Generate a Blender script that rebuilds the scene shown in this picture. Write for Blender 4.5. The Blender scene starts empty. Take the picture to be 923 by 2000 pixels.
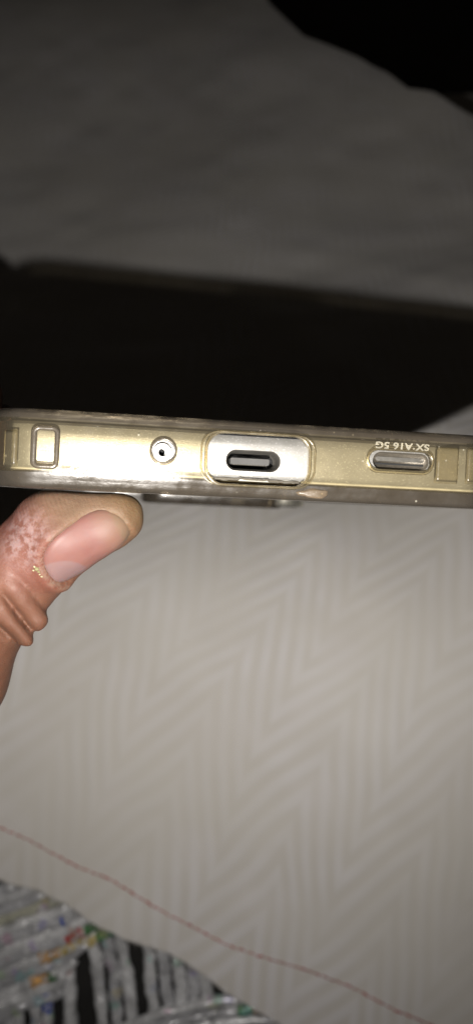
import bpy, bmesh, math, random
import numpy as np
from mathutils import Matrix, Vector

random.seed(7)
rng = np.random.default_rng(7)
sc = bpy.context.scene
MM = 0.001
R = math.radians

# ------------------------------------------------------------------ camera
PITCH = 45.0            # degrees below the horizon
CAM_Z = 850.0           # mm above the floor
F = 1600.0              # focal length in pixels of the 923 x 2000 photograph
cam_d = bpy.data.cameras.new("camera")
cam = bpy.data.objects.new("camera", cam_d)
sc.collection.objects.link(cam)
sc.camera = cam
cam_d.sensor_fit = 'VERTICAL'
cam_d.sensor_height = 24.0
cam_d.lens = 24.0 * F / 2000.0
cam_d.clip_start = 0.01
cam_d.clip_end = 100.0
cam.location = (0, 0, CAM_Z * MM)
cam.rotation_euler = (R(90 - PITCH), 0, 0)
cam_d.dof.use_dof = True
cam_d.dof.focus_distance = 0.137
cam_d.dof.aperture_fstop = 11.5

A = R(PITCH)
RC = np.array([[1, 0, 0],
               [0, math.sin(A), math.cos(A)],
               [0, math.cos(A), -math.sin(A)]])
RC = np.array([[1, 0, 0], [0, math.cos(R(90 - PITCH)), -math.sin(R(90 - PITCH))],
               [0, math.sin(R(90 - PITCH)), math.cos(R(90 - PITCH))]])
C0 = np.array([0, 0, CAM_Z])
def c2w(p):                                   # camera mm -> world mm
    return np.asarray(p) @ RC.T + C0
def P(px, py, d):                             # a sight line at depth d, camera mm
    return np.array([(px - 461.5) / F * d, (1000 - py) / F * d, -d])
MC = Matrix.Translation(Vector(C0 * MM)) @ Matrix([list(r) for r in RC]).to_4x4()

# ------------------------------------------------------------------ world and lamp
w = bpy.data.worlds.new("World"); sc.world = w; w.use_nodes = True
w.node_tree.nodes['Background'].inputs[0].default_value = (1.0, 0.86, 0.72, 1)
w.node_tree.nodes['Background'].inputs[1].default_value = 0.006
ld = bpy.data.lights.new("flash_lamp", 'SPOT')
lamp = bpy.data.objects.new("flash_lamp", ld); sc.collection.objects.link(lamp)
ld.energy = 3.85
ld.color = (1.0, 0.96, 0.915)
ld.spot_size = R(105); ld.spot_blend = 1.0
ld.shadow_soft_size = 0.0013
LAMP = np.array([-3.5, -31.5, 2.0])
lamp.location = c2w(LAMP) * MM
lamp.rotation_euler = (R(90 - PITCH + 9), 0, 0)
sc.view_settings.view_transform = 'Standard'
sc.view_settings.look = 'None'
sc.view_settings.exposure = 0.0
sc.view_settings.gamma = 1.0
sc.cycles.use_denoising = True
sc.cycles.max_bounces = 12
sc.cycles.transparent_max_bounces = 32
sc.cycles.sample_clamp_indirect = 3.0
sc.cycles.caustics_reflective = True
sc.cycles.blur_glossy = 0.0

# ------------------------------------------------------------------ helpers
def link(name, me, mat=None, parent=None, smooth=True):
    o = bpy.data.objects.new(name, me)
    sc.collection.objects.link(o)
    if mat: me.materials.append(mat)
    if parent: o.parent = parent
    if smooth: me.polygons.foreach_set('use_smooth', [True] * len(me.polygons))
    return o
def mesh(name, verts, faces, mat=None, parent=None, smooth=True, world=False):
    """verts in mm"""
    me = bpy.data.meshes.new(name)
    v = np.asarray(verts, float) * MM
    me.from_pydata(v.tolist(), [], [list(map(int, f)) for f in faces])
    me.update()
    return link(name, me, mat, parent, smooth)
def empty(name, mat4):
    o = bpy.data.objects.new(name, None); sc.collection.objects.link(o)
    o.matrix_world = mat4; o.empty_display_size = 0.01
    return o
def tag(o, label=None, cat=None, group=None, kind=None):
    if label: o['label'] = label
    if cat: o['category'] = cat
    if group: o['group'] = group
    if kind: o['kind'] = kind
    return o
def fix_normals(o):
    bm = bmesh.new(); bm.from_mesh(o.data)
    bmesh.ops.recalc_face_normals(bm, faces=bm.faces); bm.to_mesh(o.data); bm.free()
def sharp(o, ang=35):
    fix_normals(o)
    bm = bmesh.new(); bm.from_mesh(o.data)
    for e in bm.edges:
        if len(e.link_faces) == 2 and e.calc_face_angle(0) > R(ang): e.smooth = False
    bm.to_mesh(o.data); bm.free()

def noise3(p, s, seed=0):
    """cheap smooth value noise, p (...,3) in mm, s = cell size"""
    q = np.asarray(p) / s + seed * 17.31
    i = np.floor(q).astype(np.int64); f = q - i; f = f * f * (3 - 2 * f)
    def h(ix, iy, iz):
        n = (ix * 73856093) ^ (iy * 19349663) ^ (iz * 83492791) ^ (seed * 2654435)
        n = (n ^ (n >> 13)) * 1274126177 & 0x7fffffff
        return (n % 100003) / 100003.0
    x, y, z = i[..., 0], i[..., 1], i[..., 2]
    r = 0
    for dx in (0, 1):
        for dy in (0, 1):
            for dz in (0, 1):
                wt = (f[..., 0] if dx else 1 - f[..., 0]) * (f[..., 1] if dy else 1 - f[..., 1]) * (f[..., 2] if dz else 1 - f[..., 2])
                r = r + wt * h(x + dx, y + dy, z + dz)
    return r * 2 - 1

class NT:
    """small helper round a material's node tree"""
    def __init__(s, name):
        s.m = bpy.data.materials.new(name); s.m.use_nodes = True
        s.t = s.m.node_tree; s.n = s.t.nodes; s.l = s.t.links
        s.out = s.n['Material Output']; s.b = s.n['Principled BSDF']
        s.tc = s.n.new('ShaderNodeTexCoord')
        s.obj = s.tc.outputs['Object']
    def new(s, t, **k):
        n = s.n.new(t)
        for a, v in k.items(): setattr(n, a, v)
        return n
    def put(s, sock, v):
        if hasattr(v, 'node'): s.l.new(v, sock)
        elif isinstance(v, (tuple, list)) and len(v) == 3 and sock.type == 'RGBA': sock.default_value = (*v, 1)
        else: sock.default_value = v
    def math(s, op, a, b=0.0, c=0.0, clamp=False):
        n = s.new('ShaderNodeMath', operation=op, use_clamp=clamp)
        s.put(n.inputs[0], a); s.put(n.inputs[1], b); s.put(n.inputs[2], c)
        return n.outputs[0]
    def noise(s, scale, detail=3, rough=.5, vec=None, dist=0):
        n = s.new('ShaderNodeTexNoise'); s.l.new(vec or s.obj, n.inputs['Vector'])
        n.inputs['Scale'].default_value = scale; n.inputs['Detail'].default_value = detail
        n.inputs['Roughness'].default_value = rough; n.inputs['Distortion'].default_value = dist
        return n.outputs['Fac']
    def ramp(s, v, lo, hi, a=0.0, b=1.0):
        n = s.new('ShaderNodeMapRange'); n.clamp = True
        s.put(n.inputs[0], v); n.inputs[1].default_value = lo; n.inputs[2].default_value = hi
        n.inputs[3].default_value = a; n.inputs[4].default_value = b
        n.interpolation_type = 'SMOOTHSTEP'
        return n.outputs[0]
    def mix(s, f, a, b, mode='MIX'):
        n = s.new('ShaderNodeMix', data_type='RGBA', blend_type=mode)
        s.put(n.inputs[0], f); s.put(n.inputs[6], a); s.put(n.inputs[7], b)
        return n.outputs[2]
    def bump(s, h, strength=.3, dist=.0002, normal=None):
        n = s.new('ShaderNodeBump'); s.put(n.inputs['Height'], h)
        n.inputs['Strength'].default_value = strength; n.inputs['Distance'].default_value = dist
        if normal: s.l.new(normal, n.inputs['Normal'])
        return n.outputs[0]
    def set(s, **k):
        for a, v in k.items(): s.put(s.b.inputs[a.replace('_', ' ')], v)
        return s
    def sep(s, v=None):
        n = s.new('ShaderNodeSeparateXYZ'); s.l.new(v or s.obj, n.inputs[0]); return n.outputs
    def mapping(s, scale=(1, 1, 1), rot=(0, 0, 0), loc=(0, 0, 0), vec=None):
        n = s.new('ShaderNodeMapping'); s.l.new(vec or s.obj, n.inputs[0])
        n.inputs['Scale'].default_value = scale; n.inputs['Rotation'].default_value = rot; n.inputs['Location'].default_value = loc
        return n.outputs[0]
    def dist(s, pt, vec=None):
        n = s.new('ShaderNodeVectorMath', operation='DISTANCE'); s.l.new(vec or s.obj, n.inputs[0])
        n.inputs[1].default_value = pt
        return n.outputs['Value']

# ------------------------------------------------------------------ bed surface (world mm)
PY = np.array([-700, -300, -60, 103, 172, 222, 319, 423, 584, 732, 962, 1300, 1800.])
PZ = np.array([-500, -490, -462, -413, -324, -278, -270, -279, -303, -284, -222, -180, -170.])
_yy = np.linspace(-700, 1800, 2501)
_zz = np.interp(_yy, PY, PZ)
_k = np.exp(-0.5 * (np.arange(-90, 91) / 30.0) ** 2); _k /= _k.sum()
_zz = np.convolve(np.pad(_zz, 90, mode='edge'), _k, mode='valid')
def base_z(x, y):
    return np.interp(y, _yy, _zz) + CAM_Z + 0.05 * x
def hit(px, py, fn=base_z):
    """where the sight line through a point of the photograph meets the bed (world mm)"""
    d = np.arange(150, 1600, 1.0)
    pts = c2w(np.stack([(px - 461.5) / F * d, (1000 - py) / F * d, -d], 1))
    g = pts[:, 2] - fn(pts[:, 0], pts[:, 1])
    i = int(np.argmax(g < 0)) if (g < 0).any() else len(d) - 1
    t = g[i - 1] / (g[i - 1] - g[i] + 1e-9)
    return pts[i - 1] * (1 - t) + pts[i] * t

def seg_dist(x, y, poly):
    """distance to a polyline, and signed side"""
    best = np.full(np.shape(x), 1e9); side = np.zeros(np.shape(x))
    for (a, b) in zip(poly[:-1], poly[1:]):
        ab = (b[0] - a[0], b[1] - a[1]); L = ab[0] ** 2 + ab[1] ** 2
        t = np.clip(((x - a[0]) * ab[0] + (y - a[1]) * ab[1]) / L, 0, 1)
        dx = x - a[0] - t * ab[0]; dy = y - a[1] - t * ab[1]
        d = np.hypot(dx, dy); s = np.sign(ab[0] * (y - a[1]) - ab[1] * (x - a[0]))
        m = d < best; best = np.where(m, d, best); side = np.where(m, s, side)
    return best, side
fold = [hit(*q)[:2] for q in ((330, 470), (460, 572), (600, 680), (760, 800), (900, 900))]
far_edge = [hit(*q)[:2] for q in ((450, -90), (520, 0), (590, 75), (700, 128), (745, 155), (790, 195), (842, 202), (912, 232))]
far_edge = [far_edge[0] + np.array([-260, 330])] + far_edge + [far_edge[-1] + np.array([160, -130]), far_edge[-1] + np.array([600, -420])]
def sheet_z(x, y):
    z = base_z(x, y)
    p = np.stack([x, y, np.zeros_like(x)], -1)
    far = np.clip((y - 150) / 300, 0.12, 1.3)
    z = z + far * (7 * noise3(p, 170, 1) + 3.6 * noise3(p, 70, 2)) + 0.9 * noise3(p, 26, 3) + 1.6 * np.clip((330 - y) / 80, 0, 1) * noise3(p * np.array([1, .45, 1]) + y[..., None] * np.array([.35, 0, 0]), 38, 4)
    d, s = seg_dist(x, y, fold)
    fade = np.clip((fold[0][1] - y) / 130, 0, 1); fade = fade * fade * (3 - 2 * fade)
    z = z + 4.5 * fade * np.exp(-(d / 26) ** 2)
    de, se = seg_dist(x, y, far_edge)
    o = de * (se > 0)
    z = z - np.where(o > 0, 26 * (o / 20) ** 2 * np.clip(1 - o / 60, 0, 1) + 300 * np.clip(o / 55, 0, 1) ** 2, 0)
    return z

# ---- materials for the bed
def fabric_mat():
    m = NT('woven_cotton')
    X = m.sep()
    # zigzag weave laid over the cloth, in metres
    rot = m.mapping(rot=(0, 0, R(33)), loc=(0, 0, 0))
    wob = m.noise(9, 2)
    S = m.sep(rot)
    u = m.math('ADD', S[0], m.math('MULTIPLY', wob, .022)); v = m.math('ADD', S[1], m.math('MULTIPLY', m.noise(16, 3), .011))
    per = .050
    tri = m.math('PINGPONG', u, per / 2)
    band = m.math('ADD', v, m.math('MULTIPLY', tri, 1.75))
    st = m.math('SINE', m.math('MULTIPLY', band, 2 * math.pi / .0142))
    sh = m.math('MULTIPLY', m.ramp(st, -.9, .9), m.ramp(m.noise(22, 2), .3, .6, .35, 1))
    big = m.ramp(m.noise(14, 3), .35, .65)
    fine = m.noise(2200, 2); vast = m.ramp(m.noise(6.5, 4, .6), .42, .62)
    c = m.mix(m.math('MULTIPLY', sh, .9), (.585, .556, .52), (.665, .645, .645))
    c = m.mix(m.math('MULTIPLY', big, .5), c, (.655, .63, .585))
    c = m.mix(m.math('MULTIPLY', m.ramp(m.noise(33, 2), .5, .75), .4), c, (.68, .65, .65))
    c = m.mix(m.math('MULTIPLY', m.ramp(m.noise(60, 4), .74, .78), .35), c, (.42, .34, .26))
    c = m.mix(m.math('MULTIPLY', vast, .45), c, (.53, .50, .445))
    wv = m.new('ShaderNodeTexWave', wave_type='BANDS', bands_direction='X'); m.l.new(rot, wv.inputs[0]); wv.inputs['Scale'].default_value = 260
    wv.inputs['Distortion'].default_value = 1.5
    c = m.mix(m.math('MULTIPLY', fine, .12), c, (.52, .48, .44))
    h = m.math('ADD', m.math('MULTIPLY', sh, 1.0), m.math('ADD', m.math('MULTIPLY', fine, .35), m.math('MULTIPLY', wv.outputs['Fac'], .25)))
    m.set(Base_Color=c, Roughness=.92, Normal=m.bump(h, .3, .0005))
    m.b.inputs['Specular IOR Level'].default_value = .15
    m.b.inputs['Sheen Weight'].default_value = .15
    return m.m
M_sheet = fabric_mat()
def plain(name, col, rough=.8, **k):
    m = NT(name); n = m.noise(k.pop('ns', 80), 4)
    c = m.mix(m.ramp(n, .3, .7), tuple(x * .8 for x in col), tuple(min(1, x * 1.15) for x in col))
    m.set(Base_Color=c, Roughness=rough, Normal=m.bump(m.noise(900, 3), .2, .0002), **k)
    return m.m
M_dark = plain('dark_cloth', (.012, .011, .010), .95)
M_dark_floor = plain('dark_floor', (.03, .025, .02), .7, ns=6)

# ---- floor
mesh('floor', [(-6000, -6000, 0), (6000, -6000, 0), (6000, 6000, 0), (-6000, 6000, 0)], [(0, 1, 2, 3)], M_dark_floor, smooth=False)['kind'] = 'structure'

# ---- mattress: dark body beneath mat and sheet
def grid_faces(nu, nv):
    return [(i * nv + j, (i + 1) * nv + j, (i + 1) * nv + j + 1, i * nv + j + 1) for i in range(nu - 1) for j in range(nv - 1)]
def mattress():
    xs = np.linspace(-700, 700, 70); ys = np.linspace(-560, 1500, 110)
    X, Y = np.meshgrid(xs, ys, indexing='ij')
    Z = base_z(X, Y) - 17
    de, se = seg_dist(X, Y, far_edge)
    dd = np.where(se > 0, de, -de)
    Z = np.where(dd > -30, Z - np.clip((dd + 30) / 60, 0, 1) ** 1.0 * 320, Z)
    Z = np.maximum(Z, 60)
    top = np.stack([X, Y, Z], -1).reshape(-1, 3)
    n = len(top); f = grid_faces(70, 110)
    bot = top.copy(); bot[:, 2] = 25
    f2 = [tuple(reversed([i + n for i in q])) for q in f]
    rim = [i * 110 for i in range(70)] + [69 * 110 + j for j in range(1, 110)] + [i * 110 + 109 for i in range(68, -1, -1)] + [j for j in range(108, 0, -1)]
    sk = [(rim[i], rim[(i + 1) % len(rim)], rim[(i + 1) % len(rim)] + n, rim[i] + n) for i in range(len(rim))]
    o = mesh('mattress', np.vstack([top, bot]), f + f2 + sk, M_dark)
    sharp(o, 60)
    return tag(o, 'black mattress showing as dark gaps between the silvery mat strips', 'mattress')
mattress()

# ---- bed sheet
low_pts = np.array([hit(*q) for q in ((-60, 1690), (12, 1722), (75, 1738), (130, 1768), (190, 1812), (250, 1838), (330, 1862), (395, 1905), (450, 1945), (530, 1992), (640, 2050), (760, 2120))])
def y_low(x):
    a, b = low_pts[0], low_pts[-1]
    s0 = (low_pts[1][1] - a[1]) / (low_pts[1][0] - a[0]); s1 = (b[1] - low_pts[-2][1]) / (b[0] - low_pts[-2][0])
    y = np.interp(x, low_pts[:, 0], low_pts[:, 1])
    y = np.where(x < a[0], a[1] + (x - a[0]) * s0 * .5, y)
    y = np.where(x > b[0], np.maximum(b[1] + (x - b[0]) * s1, b[1] - 160 * (1 - np.exp(-(x - b[0]) / 160))), y)
    return y
bed = empty('bed_sheet', Matrix.Identity(4))
tag(bed, 'pale grey cotton bed sheet with zigzag weave and a red hem seam', 'bed sheet')
def build_sheet():
    xs = np.concatenate([np.linspace(-640, -260, 60)[:-1], np.linspace(-260, 300, 300), np.linspace(300, 640, 50)[1:]])
    v = np.linspace(0, 1, 620) ** 1.25
    X = np.repeat(xs[:, None], len(v), 1)
    yl = y_low(xs)
    yl = yl + 0.8 * noise3(np.stack([xs, xs * 0, xs * 0], -1), 4, 5)
    Y = yl[:, None] + (1420 - yl[:, None]) * v[None]
    Z = sheet_z(X, Y)
    top = np.stack([X, Y, Z], -1).reshape(-1, 3)
    o = mesh('cloth', top, grid_faces(len(xs), len(v)), M_sheet, bed)
    md = o.modifiers.new('thick', 'SOLIDIFY'); md.thickness = .0009; md.offset = -1
    return o
build_sheet()
M_thread = plain('red_thread', (.36, .07, .06), .8)
def tube(path, rad, n=6, closed=False):
    path = np.asarray(path, float); V = []; Fc = []
    rad = np.broadcast_to(rad, (len(path),))
    T = np.gradient(path, axis=0); T /= np.linalg.norm(T, axis=1)[:, None] + 1e-9
    up = np.array([0, 0, 1.0])
    for i, (p, t) in enumerate(zip(path, T)):
        s = np.cross(t, up); s /= np.linalg.norm(s) + 1e-9; q = np.cross(s, t)
        for k in range(n):
            a = 2 * math.pi * k / n; V.append(p + rad[i] * (math.cos(a) * s + math.sin(a) * q))
    for i in range(len(path) - 1):
        for k in range(n):
            Fc.append((i * n + k, i * n + (k + 1) % n, (i + 1) * n + (k + 1) % n, (i + 1) * n + k))
    Fc.append(tuple(range(n))[::-1]); Fc.append(tuple((len(path) - 1) * n + k for k in range(n)))
    return V, Fc
def merge(parts):
    V = []; Fc = []
    for v, f in parts:
        b = len(V); V.extend(v); Fc.extend([tuple(i + b for i in q) for q in f])
    return V, Fc
def seam():
    pix = [(-60, 1590), (12, 1622), (55, 1640), (100, 1665), (150, 1692), (200, 1712), (240, 1732), (270, 1752), (330, 1788), (385, 1815), (440, 1845), (520, 1872), (600, 1895), (660, 1918), (700, 1935), (760, 1968), (830, 1998), (930, 2040)]
    pts = np.array([hit(*q, fn=sheet_z) for q in pix])
    seg = np.r_[0, np.cumsum(np.linalg.norm(np.diff(pts, axis=0), axis=1))]
    parts = []; s = 0.0
    while s < seg[-1] - 4:
        L = random.uniform(2.2, 4.2)
        q = np.array([[np.interp(s + L * t, seg, pts[:, k]) for k in (0, 1)] for t in np.linspace(0, 1, 5)])
        q += rng.normal(0, .16, q.shape)
        z = sheet_z(q[:, 0], q[:, 1]) + .1 + .28 * np.sin(np.linspace(0, math.pi, 5)) 
        parts.append(tube(np.c_[q, z], random.uniform(.25, .48) * np.array([.6, 1, 1, 1, .6]), 6))
        s += L + random.uniform(.05, .9)
    o = mesh('seam_thread', *merge(parts), M_thread, bed); o['kind'] = 'stuff'
seam()
M_fuzz = plain('cotton_fuzz', (.45, .43, .40), .9)
def fuzz():
    parts = []
    for i in range(900):
        x = rng.uniform(-140, 120); y = float(y_low(np.array([x]))[0])
        a = rng.uniform(0, math.pi) + math.pi; L = rng.uniform(.8, 3.6)
        q = [(x, y + .6, 0)]; 
        for k in range(3):
            a += rng.normal(0, .5); q.append((q[-1][0] + L / 3 * math.cos(a), q[-1][1] + L / 3 * math.sin(a), 0))
        q = np.array(q); q[:, 2] = sheet_z(q[:, 0], q[:, 1]) - .2 + rng.uniform(-.2, .9) * np.arange(4) / 3
        parts.append(tube(q, .07, 3))
    o = mesh('frayed_edge', *merge(parts), M_fuzz, bed); o['kind'] = 'stuff'
fuzz()

# ---- woven mat of silvery strips, lower left
def foil_mat(name, base, patches=()):
    m = NT(name)
    vo = m.new('ShaderNodeTexVoronoi'); m.l.new(m.obj, vo.inputs['Vector']); vo.inputs['Scale'].default_value = 240
    hue = m.new('ShaderNodeHueSaturation'); hue.inputs['Color'].default_value = (.55, .30, .25, 1)
    sx = m.sep(vo.outputs['Color']); m.l.new(sx[0], hue.inputs['Hue']); hue.inputs['Saturation'].default_value = 1.1
    rare = m.ramp(sx[1], .88, .90)
    c = m.mix(m.ramp(m.noise(120, 4), .3, .7), tuple(x * .6 for x in base), base)
    if max(base) - min(base) > .2: c = m.mix(m.ramp(m.noise(300, 3, dist=1.5), .46, .60), c, (.62, .62, .63))
    c = m.mix(m.math('MULTIPLY', rare, .38), c, hue.outputs[0])
    glint = m.math('MULTIPLY', m.ramp(sx[2], .86, .88), m.ramp(vo.outputs['Distance'], .5, .2))
    c = m.mix(glint, c, (.98, .98, .98))  # glints painted into the colour of scattered cells
    n = m.noise(230, 4, .55, dist=.8)
    stretch = m.noise(1400, 2)
    h = m.math('ADD', n, m.math('ADD', m.math('MULTIPLY', stretch, .25), m.math('MULTIPLY', sx[0], .25)))
    m.set(Base_Color=c, Roughness=m.ramp(m.noise(400, 2), .3, .7, .14, .34), Metallic=m.math('ADD', .18, m.math('MULTIPLY', glint, .3)), Normal=m.bump(h, .5, .0012))
    m.b.inputs['Coat Weight'].default_value = .6; m.b.inputs['Coat Roughness'].default_value = .12
    return m.m
FOIL = {'silver': foil_mat('silver_foil', (.80, .80, .81)), 'grey': foil_mat('grey_foil', (.60, .60, .62)),
        'olive': foil_mat('olive_foil', (.58, .57, .46)), 'orange': foil_mat('orange_foil', (.72, .36, .06)),
        'red': foil_mat('red_foil', (.5, .06, .05)), 'blue': foil_mat('blue_foil', (.03, .09, .55)),
        'green': foil_mat('green_foil', (.10, .26, .10)), 'pink': foil_mat('pink_foil', (.60, .42, .40)),
        'yellow': foil_mat('yellow_foil', (.72, .55, .14))}
mat_root = empty('woven_mat', Matrix.Identity(4))
tag(mat_root, 'shiny silver mat woven from crinkled plastic strips with coloured flecks', 'mat')
def strip(pix, wpx, col, lift=0.0, bits=()):
    """one crinkled strip; pix = its course in the photograph, laid on the bed"""
    pts = np.array([hit(*q, fn=lambda x, y: base_z(x, y) - 9) for q in pix])
    seg = np.r_[0, np.cumsum(np.linalg.norm(np.diff(pts, axis=0), axis=1))]
    n = max(10, int(seg[-1] / 1.6)); s = np.linspace(0, seg[-1], n)
    c = np.stack([np.interp(s, seg, pts[:, k]) for k in range(3)], 1)
    k3 = np.array([1, 2, 3, 2, 1]) / 9
    for k in range(3): c[2:-2, k] = np.convolve(c[:, k], k3, 'valid')
    c[:, :2] += .5 * np.stack([noise3(c, 9, 11), noise3(c, 9, 12)], 1)
    c[:, 2] = base_z(c[:, 0], c[:, 1]) - 13.0 + lift + .7 * noise3(c, 8, 13)
    T = np.gradient(c, axis=0); T /= np.linalg.norm(T, axis=1)[:, None]
    wd = wpx / F * 345 / 2
    V = []; Fc = []; m = 14
    seed = rng.integers(1, 99)
    for i in range(n):
        sd = np.cross(T[i], (0, 0, 1)); sd /= np.linalg.norm(sd); up = np.cross(sd, T[i])
        for k in range(m):
            a = 2 * math.pi * k / m
            p = c[i] + wd * .92 * math.cos(a) * sd + wd * .9 * math.sin(a) * up
            V.append(p)
    V = np.array(V)
    ctr = np.repeat(c, m, 0); dr = V - ctr; 
    V = ctr + dr * (1 + .30 * noise3(V, 4.0, int(seed)) + .12 * noise3(V, 1.6, int(seed) + 1))[:, None]
    for i in range(n - 1):
        for k in range(m): Fc.append((i * m + k, i * m + (k + 1) % m, (i + 1) * m + (k + 1) % m, (i + 1) * m + k))
    Fc.append(tuple(range(m))[::-1]); Fc.append(tuple((n - 1) * m + k for k in range(m)))
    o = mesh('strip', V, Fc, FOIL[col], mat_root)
    for (t0, t1, cc) in bits:
        o.data.materials.append(FOIL[cc]); mi = len(o.data.materials) - 1
        for q in o.data.polygons:
            r = q.index // m / (n - 1)
            if t0 <= r < t1: q.material_index = mi
    return o
def mat_strips():
    # crosswise bundle, upper left
    y = 1745
    cols = ['grey', 'grey', 'olive', 'silver', 'grey', 'silver', 'grey', 'silver', 'pink', 'silver']
    for i in range(13):
        y0 = 1742 + i * 20.5; y1 = y0 - 95 + i * 2.0
        bits = ()
        col = ['grey', 'silver', 'grey', 'olive', 'silver', 'grey', 'silver', 'grey', 'silver', 'grey', 'silver', 'silver', 'grey'][i]
        if i == 7: bits = ((.58, .68, 'red'), (.68, .76, 'green'))
        if i == 8: bits = ((.42, .52, 'orange'), (.52, .72, 'yellow'), (.72, .80, 'green'))
        if i == 10: bits = ((.60, .74, 'orange'), (.74, .82, 'green'))
        if i == 5: bits = ((.62, .64, 'blue'),)
        xe = 150 + i * 18 if i < 9 else 170 - (i - 9) * 25
        y1 = y0 - (xe + 90) * .33
        strip([(-90, y0 + 22), (-20, y0 + 5), (50, y0 - 25), (120, y0 - 48), (xe, y1)], 26, col, lift=3.2 + .8 * (i % 2), bits=bits)
    # lengthwise bundles below
    for x, dx, top, col, bits in ((-62, 2, 1940, 'grey', ()), (-38, 4, 1930, 'silver', ()), (-14, 4, 1922, 'grey', ()), (8, 6, 1915, 'grey', ()), (32, 6, 1905, 'silver', ()), (64, 6, 1895, 'silver', ()),
                            (93, -4, 1880, 'silver', ((.04, .21, 'orange'), (.21, .36, 'blue'))), (133, 3, 1862, 'silver', ()), 
                            (184, 14, 1836, 'silver', ()), (212, 16, 1830, 'grey', ()), (236, 20, 1838, 'silver', ()),
                            (294, 6, 1870, 'silver', ()), (322, 10, 1880, 'grey', ()), (350, 8, 1895, 'silver', ()), (378, 6, 1905, 'grey', ()), (404, 4, 1920, 'silver', ()),
                            (455, 4, 1960, 'silver', ()), (482, 4, 1975, 'grey', ())):
        strip([(x - 5, top - 34), (x - 2, top), (x + dx * .4, top + 50), (x + dx, top + 130), (x + dx * 1.3, 2120), (x + dx * 1.3, 2230)], 29, col, lift=1.2, bits=bits)
    # next crosswise bundle, bottom
    for i, (y0, col, bits) in enumerate(((1996, 'silver', ()), (2018, 'grey', ((.72, .80, 'green'), (.80, .88, 'orange'))), (2040, 'silver', ()), (2062, 'silver', ()), (2084, 'grey', ()))):
        strip([(225, y0 + 22), (265, y0 + 2), (310, y0 - 14), (365, y0 - 30), (430, y0 - 42), (500, y0 - 48), (560, y0 - 52)], 23, col, lift=4.6, bits=bits)
mat_strips()

# ------------------------------------------------------------------ phone frame of reference
d0 = 138.0
ORG = P(503, 895, d0)
yaw, roll, tilt = R(8.0), R(2.6), R(1.3)
# local x = right along the end face, y = towards the screen, z = out of the end face to the viewer
ax = np.array([math.cos(yaw) * math.cos(roll), -math.sin(roll), -math.sin(yaw)])
az = np.array([math.sin(yaw), -math.sin(tilt), math.cos(yaw)])
ax /= np.linalg.norm(ax); az -= ax * (az @ ax); az /= np.linalg.norm(az); ay = np.cross(az, ax)
RP = np.stack([ax, ay, az], 1)               # local -> camera
MP = MC @ Matrix.Translation(Vector(ORG * MM)) @ Matrix([list(r) for r in RP]).to_4x4()
def c2p(p): return (np.asarray(p) - ORG) @ RP
def face(px, py, z=1.5):
    """point of the photograph -> local x, y on the plane z of the end face"""
    dvec = np.array([(px - 461.5) / F, (1000 - py) / F, -1.0])
    o = c2p(np.zeros(3)); dl = dvec @ RP
    t = (z - o[2]) / dl[2]; q = o + dl * t
    return q[0], q[1]

W2, LEN, CR = 43.4, 166.0, 7.0
def plan_loop(nc=14, extra=22):
    """outline of the phone seen from above with outward normals: list of (x,z,nx,nz)"""
    pts = []
    xs = np.linspace(-(W2 - CR), W2 - CR, extra)
    for x in xs: pts.append((x, 0, 0, 1))
    for k in range(1, nc): a = R(90) * (1 - k / nc); pts.append((W2 - CR + CR * math.cos(a), -CR + CR * math.sin(a), math.cos(a), math.sin(a)))
    for z in np.linspace(-CR, -(LEN - CR), 16): pts.append((W2, z, 1, 0))
    for k in range(1, nc): a = -R(90) * k / nc; pts.append((W2 - CR + CR * math.cos(a), -(LEN - CR) + CR * math.sin(a), math.cos(a), math.sin(a)))
    for x in xs[::-1]: pts.append((x, -LEN, 0, -1))
    for k in range(1, nc): a = -R(90) - R(90) * k / nc; pts.append((-(W2 - CR) + CR * math.cos(a), -(LEN - CR) + CR * math.sin(a), math.cos(a), math.sin(a)))
    for z in np.linspace(-(LEN - CR), -CR, 16): pts.append((-W2, z, -1, 0))
    for k in range(1, nc): a = R(180) - R(90) * k / nc; pts.append((-(W2 - CR) + CR * math.cos(a), -CR + CR * math.sin(a), math.cos(a), math.sin(a)))
    return np.array(pts)
LOOP = plan_loop()
def ring(profile):
    V = []; Fc = []; n = len(profile); m = len(LOOP)
    for (x, z, nx, nz) in LOOP:
        for (r, y) in profile: V.append((x + nx * r, y, z + nz * r))
    for i in range(m):
        j = (i + 1) % m
        for k in range(n): Fc.append((i * n + k, i * n + (k + 1) % n, j * n + (k + 1) % n, j * n + k))
    return V, Fc
def plate(r, y0, y1, bev=.15):
    V = []; Fc = []; m = len(LOOP); prof = [(r - bev, y0), (r, y0 + bev), (r, y1 - bev), (r - bev, y1)]
    for (rr, y) in prof:
        for (x, z, nx, nz) in LOOP: V.append((x + nx * rr, y, z + nz * rr))
    for k in range(3):
        for i in range(m): Fc.append((k * m + i, k * m + (i + 1) % m, (k + 1) * m + (i + 1) % m, (k + 1) * m + i))
    Fc.append(tuple(range(m))); Fc.append(tuple(3 * m + i for i in range(m))[::-1])
    return V, Fc
def rrect2(w_, h_, r, n=10):
    pts = []
    for cx, cy, a0 in ((w_ / 2 - r, h_ / 2 - r, 0), (-w_ / 2 + r, h_ / 2 - r, 90), (-w_ / 2 + r, -h_ / 2 + r, 180), (w_ / 2 - r, -h_ / 2 + r, 270)):
        for k in range(n + 1):
            a = R(a0 + 90 * k / n); pts.append((cx + r * math.cos(a), cy + r * math.sin(a)))
    return np.array(pts)
def prism(outline, cx, cy, z0, z1):
    n = len(outline); V = [(cx + x, cy + y, z0) for x, y in outline] + [(cx + x, cy + y, z1) for x, y in outline]
    Fc = [(i, (i + 1) % n, n + (i + 1) % n, n + i) for i in range(n)] + [tuple(range(n))[::-1], tuple(n + i for i in range(n))]
    return V, Fc
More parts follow.
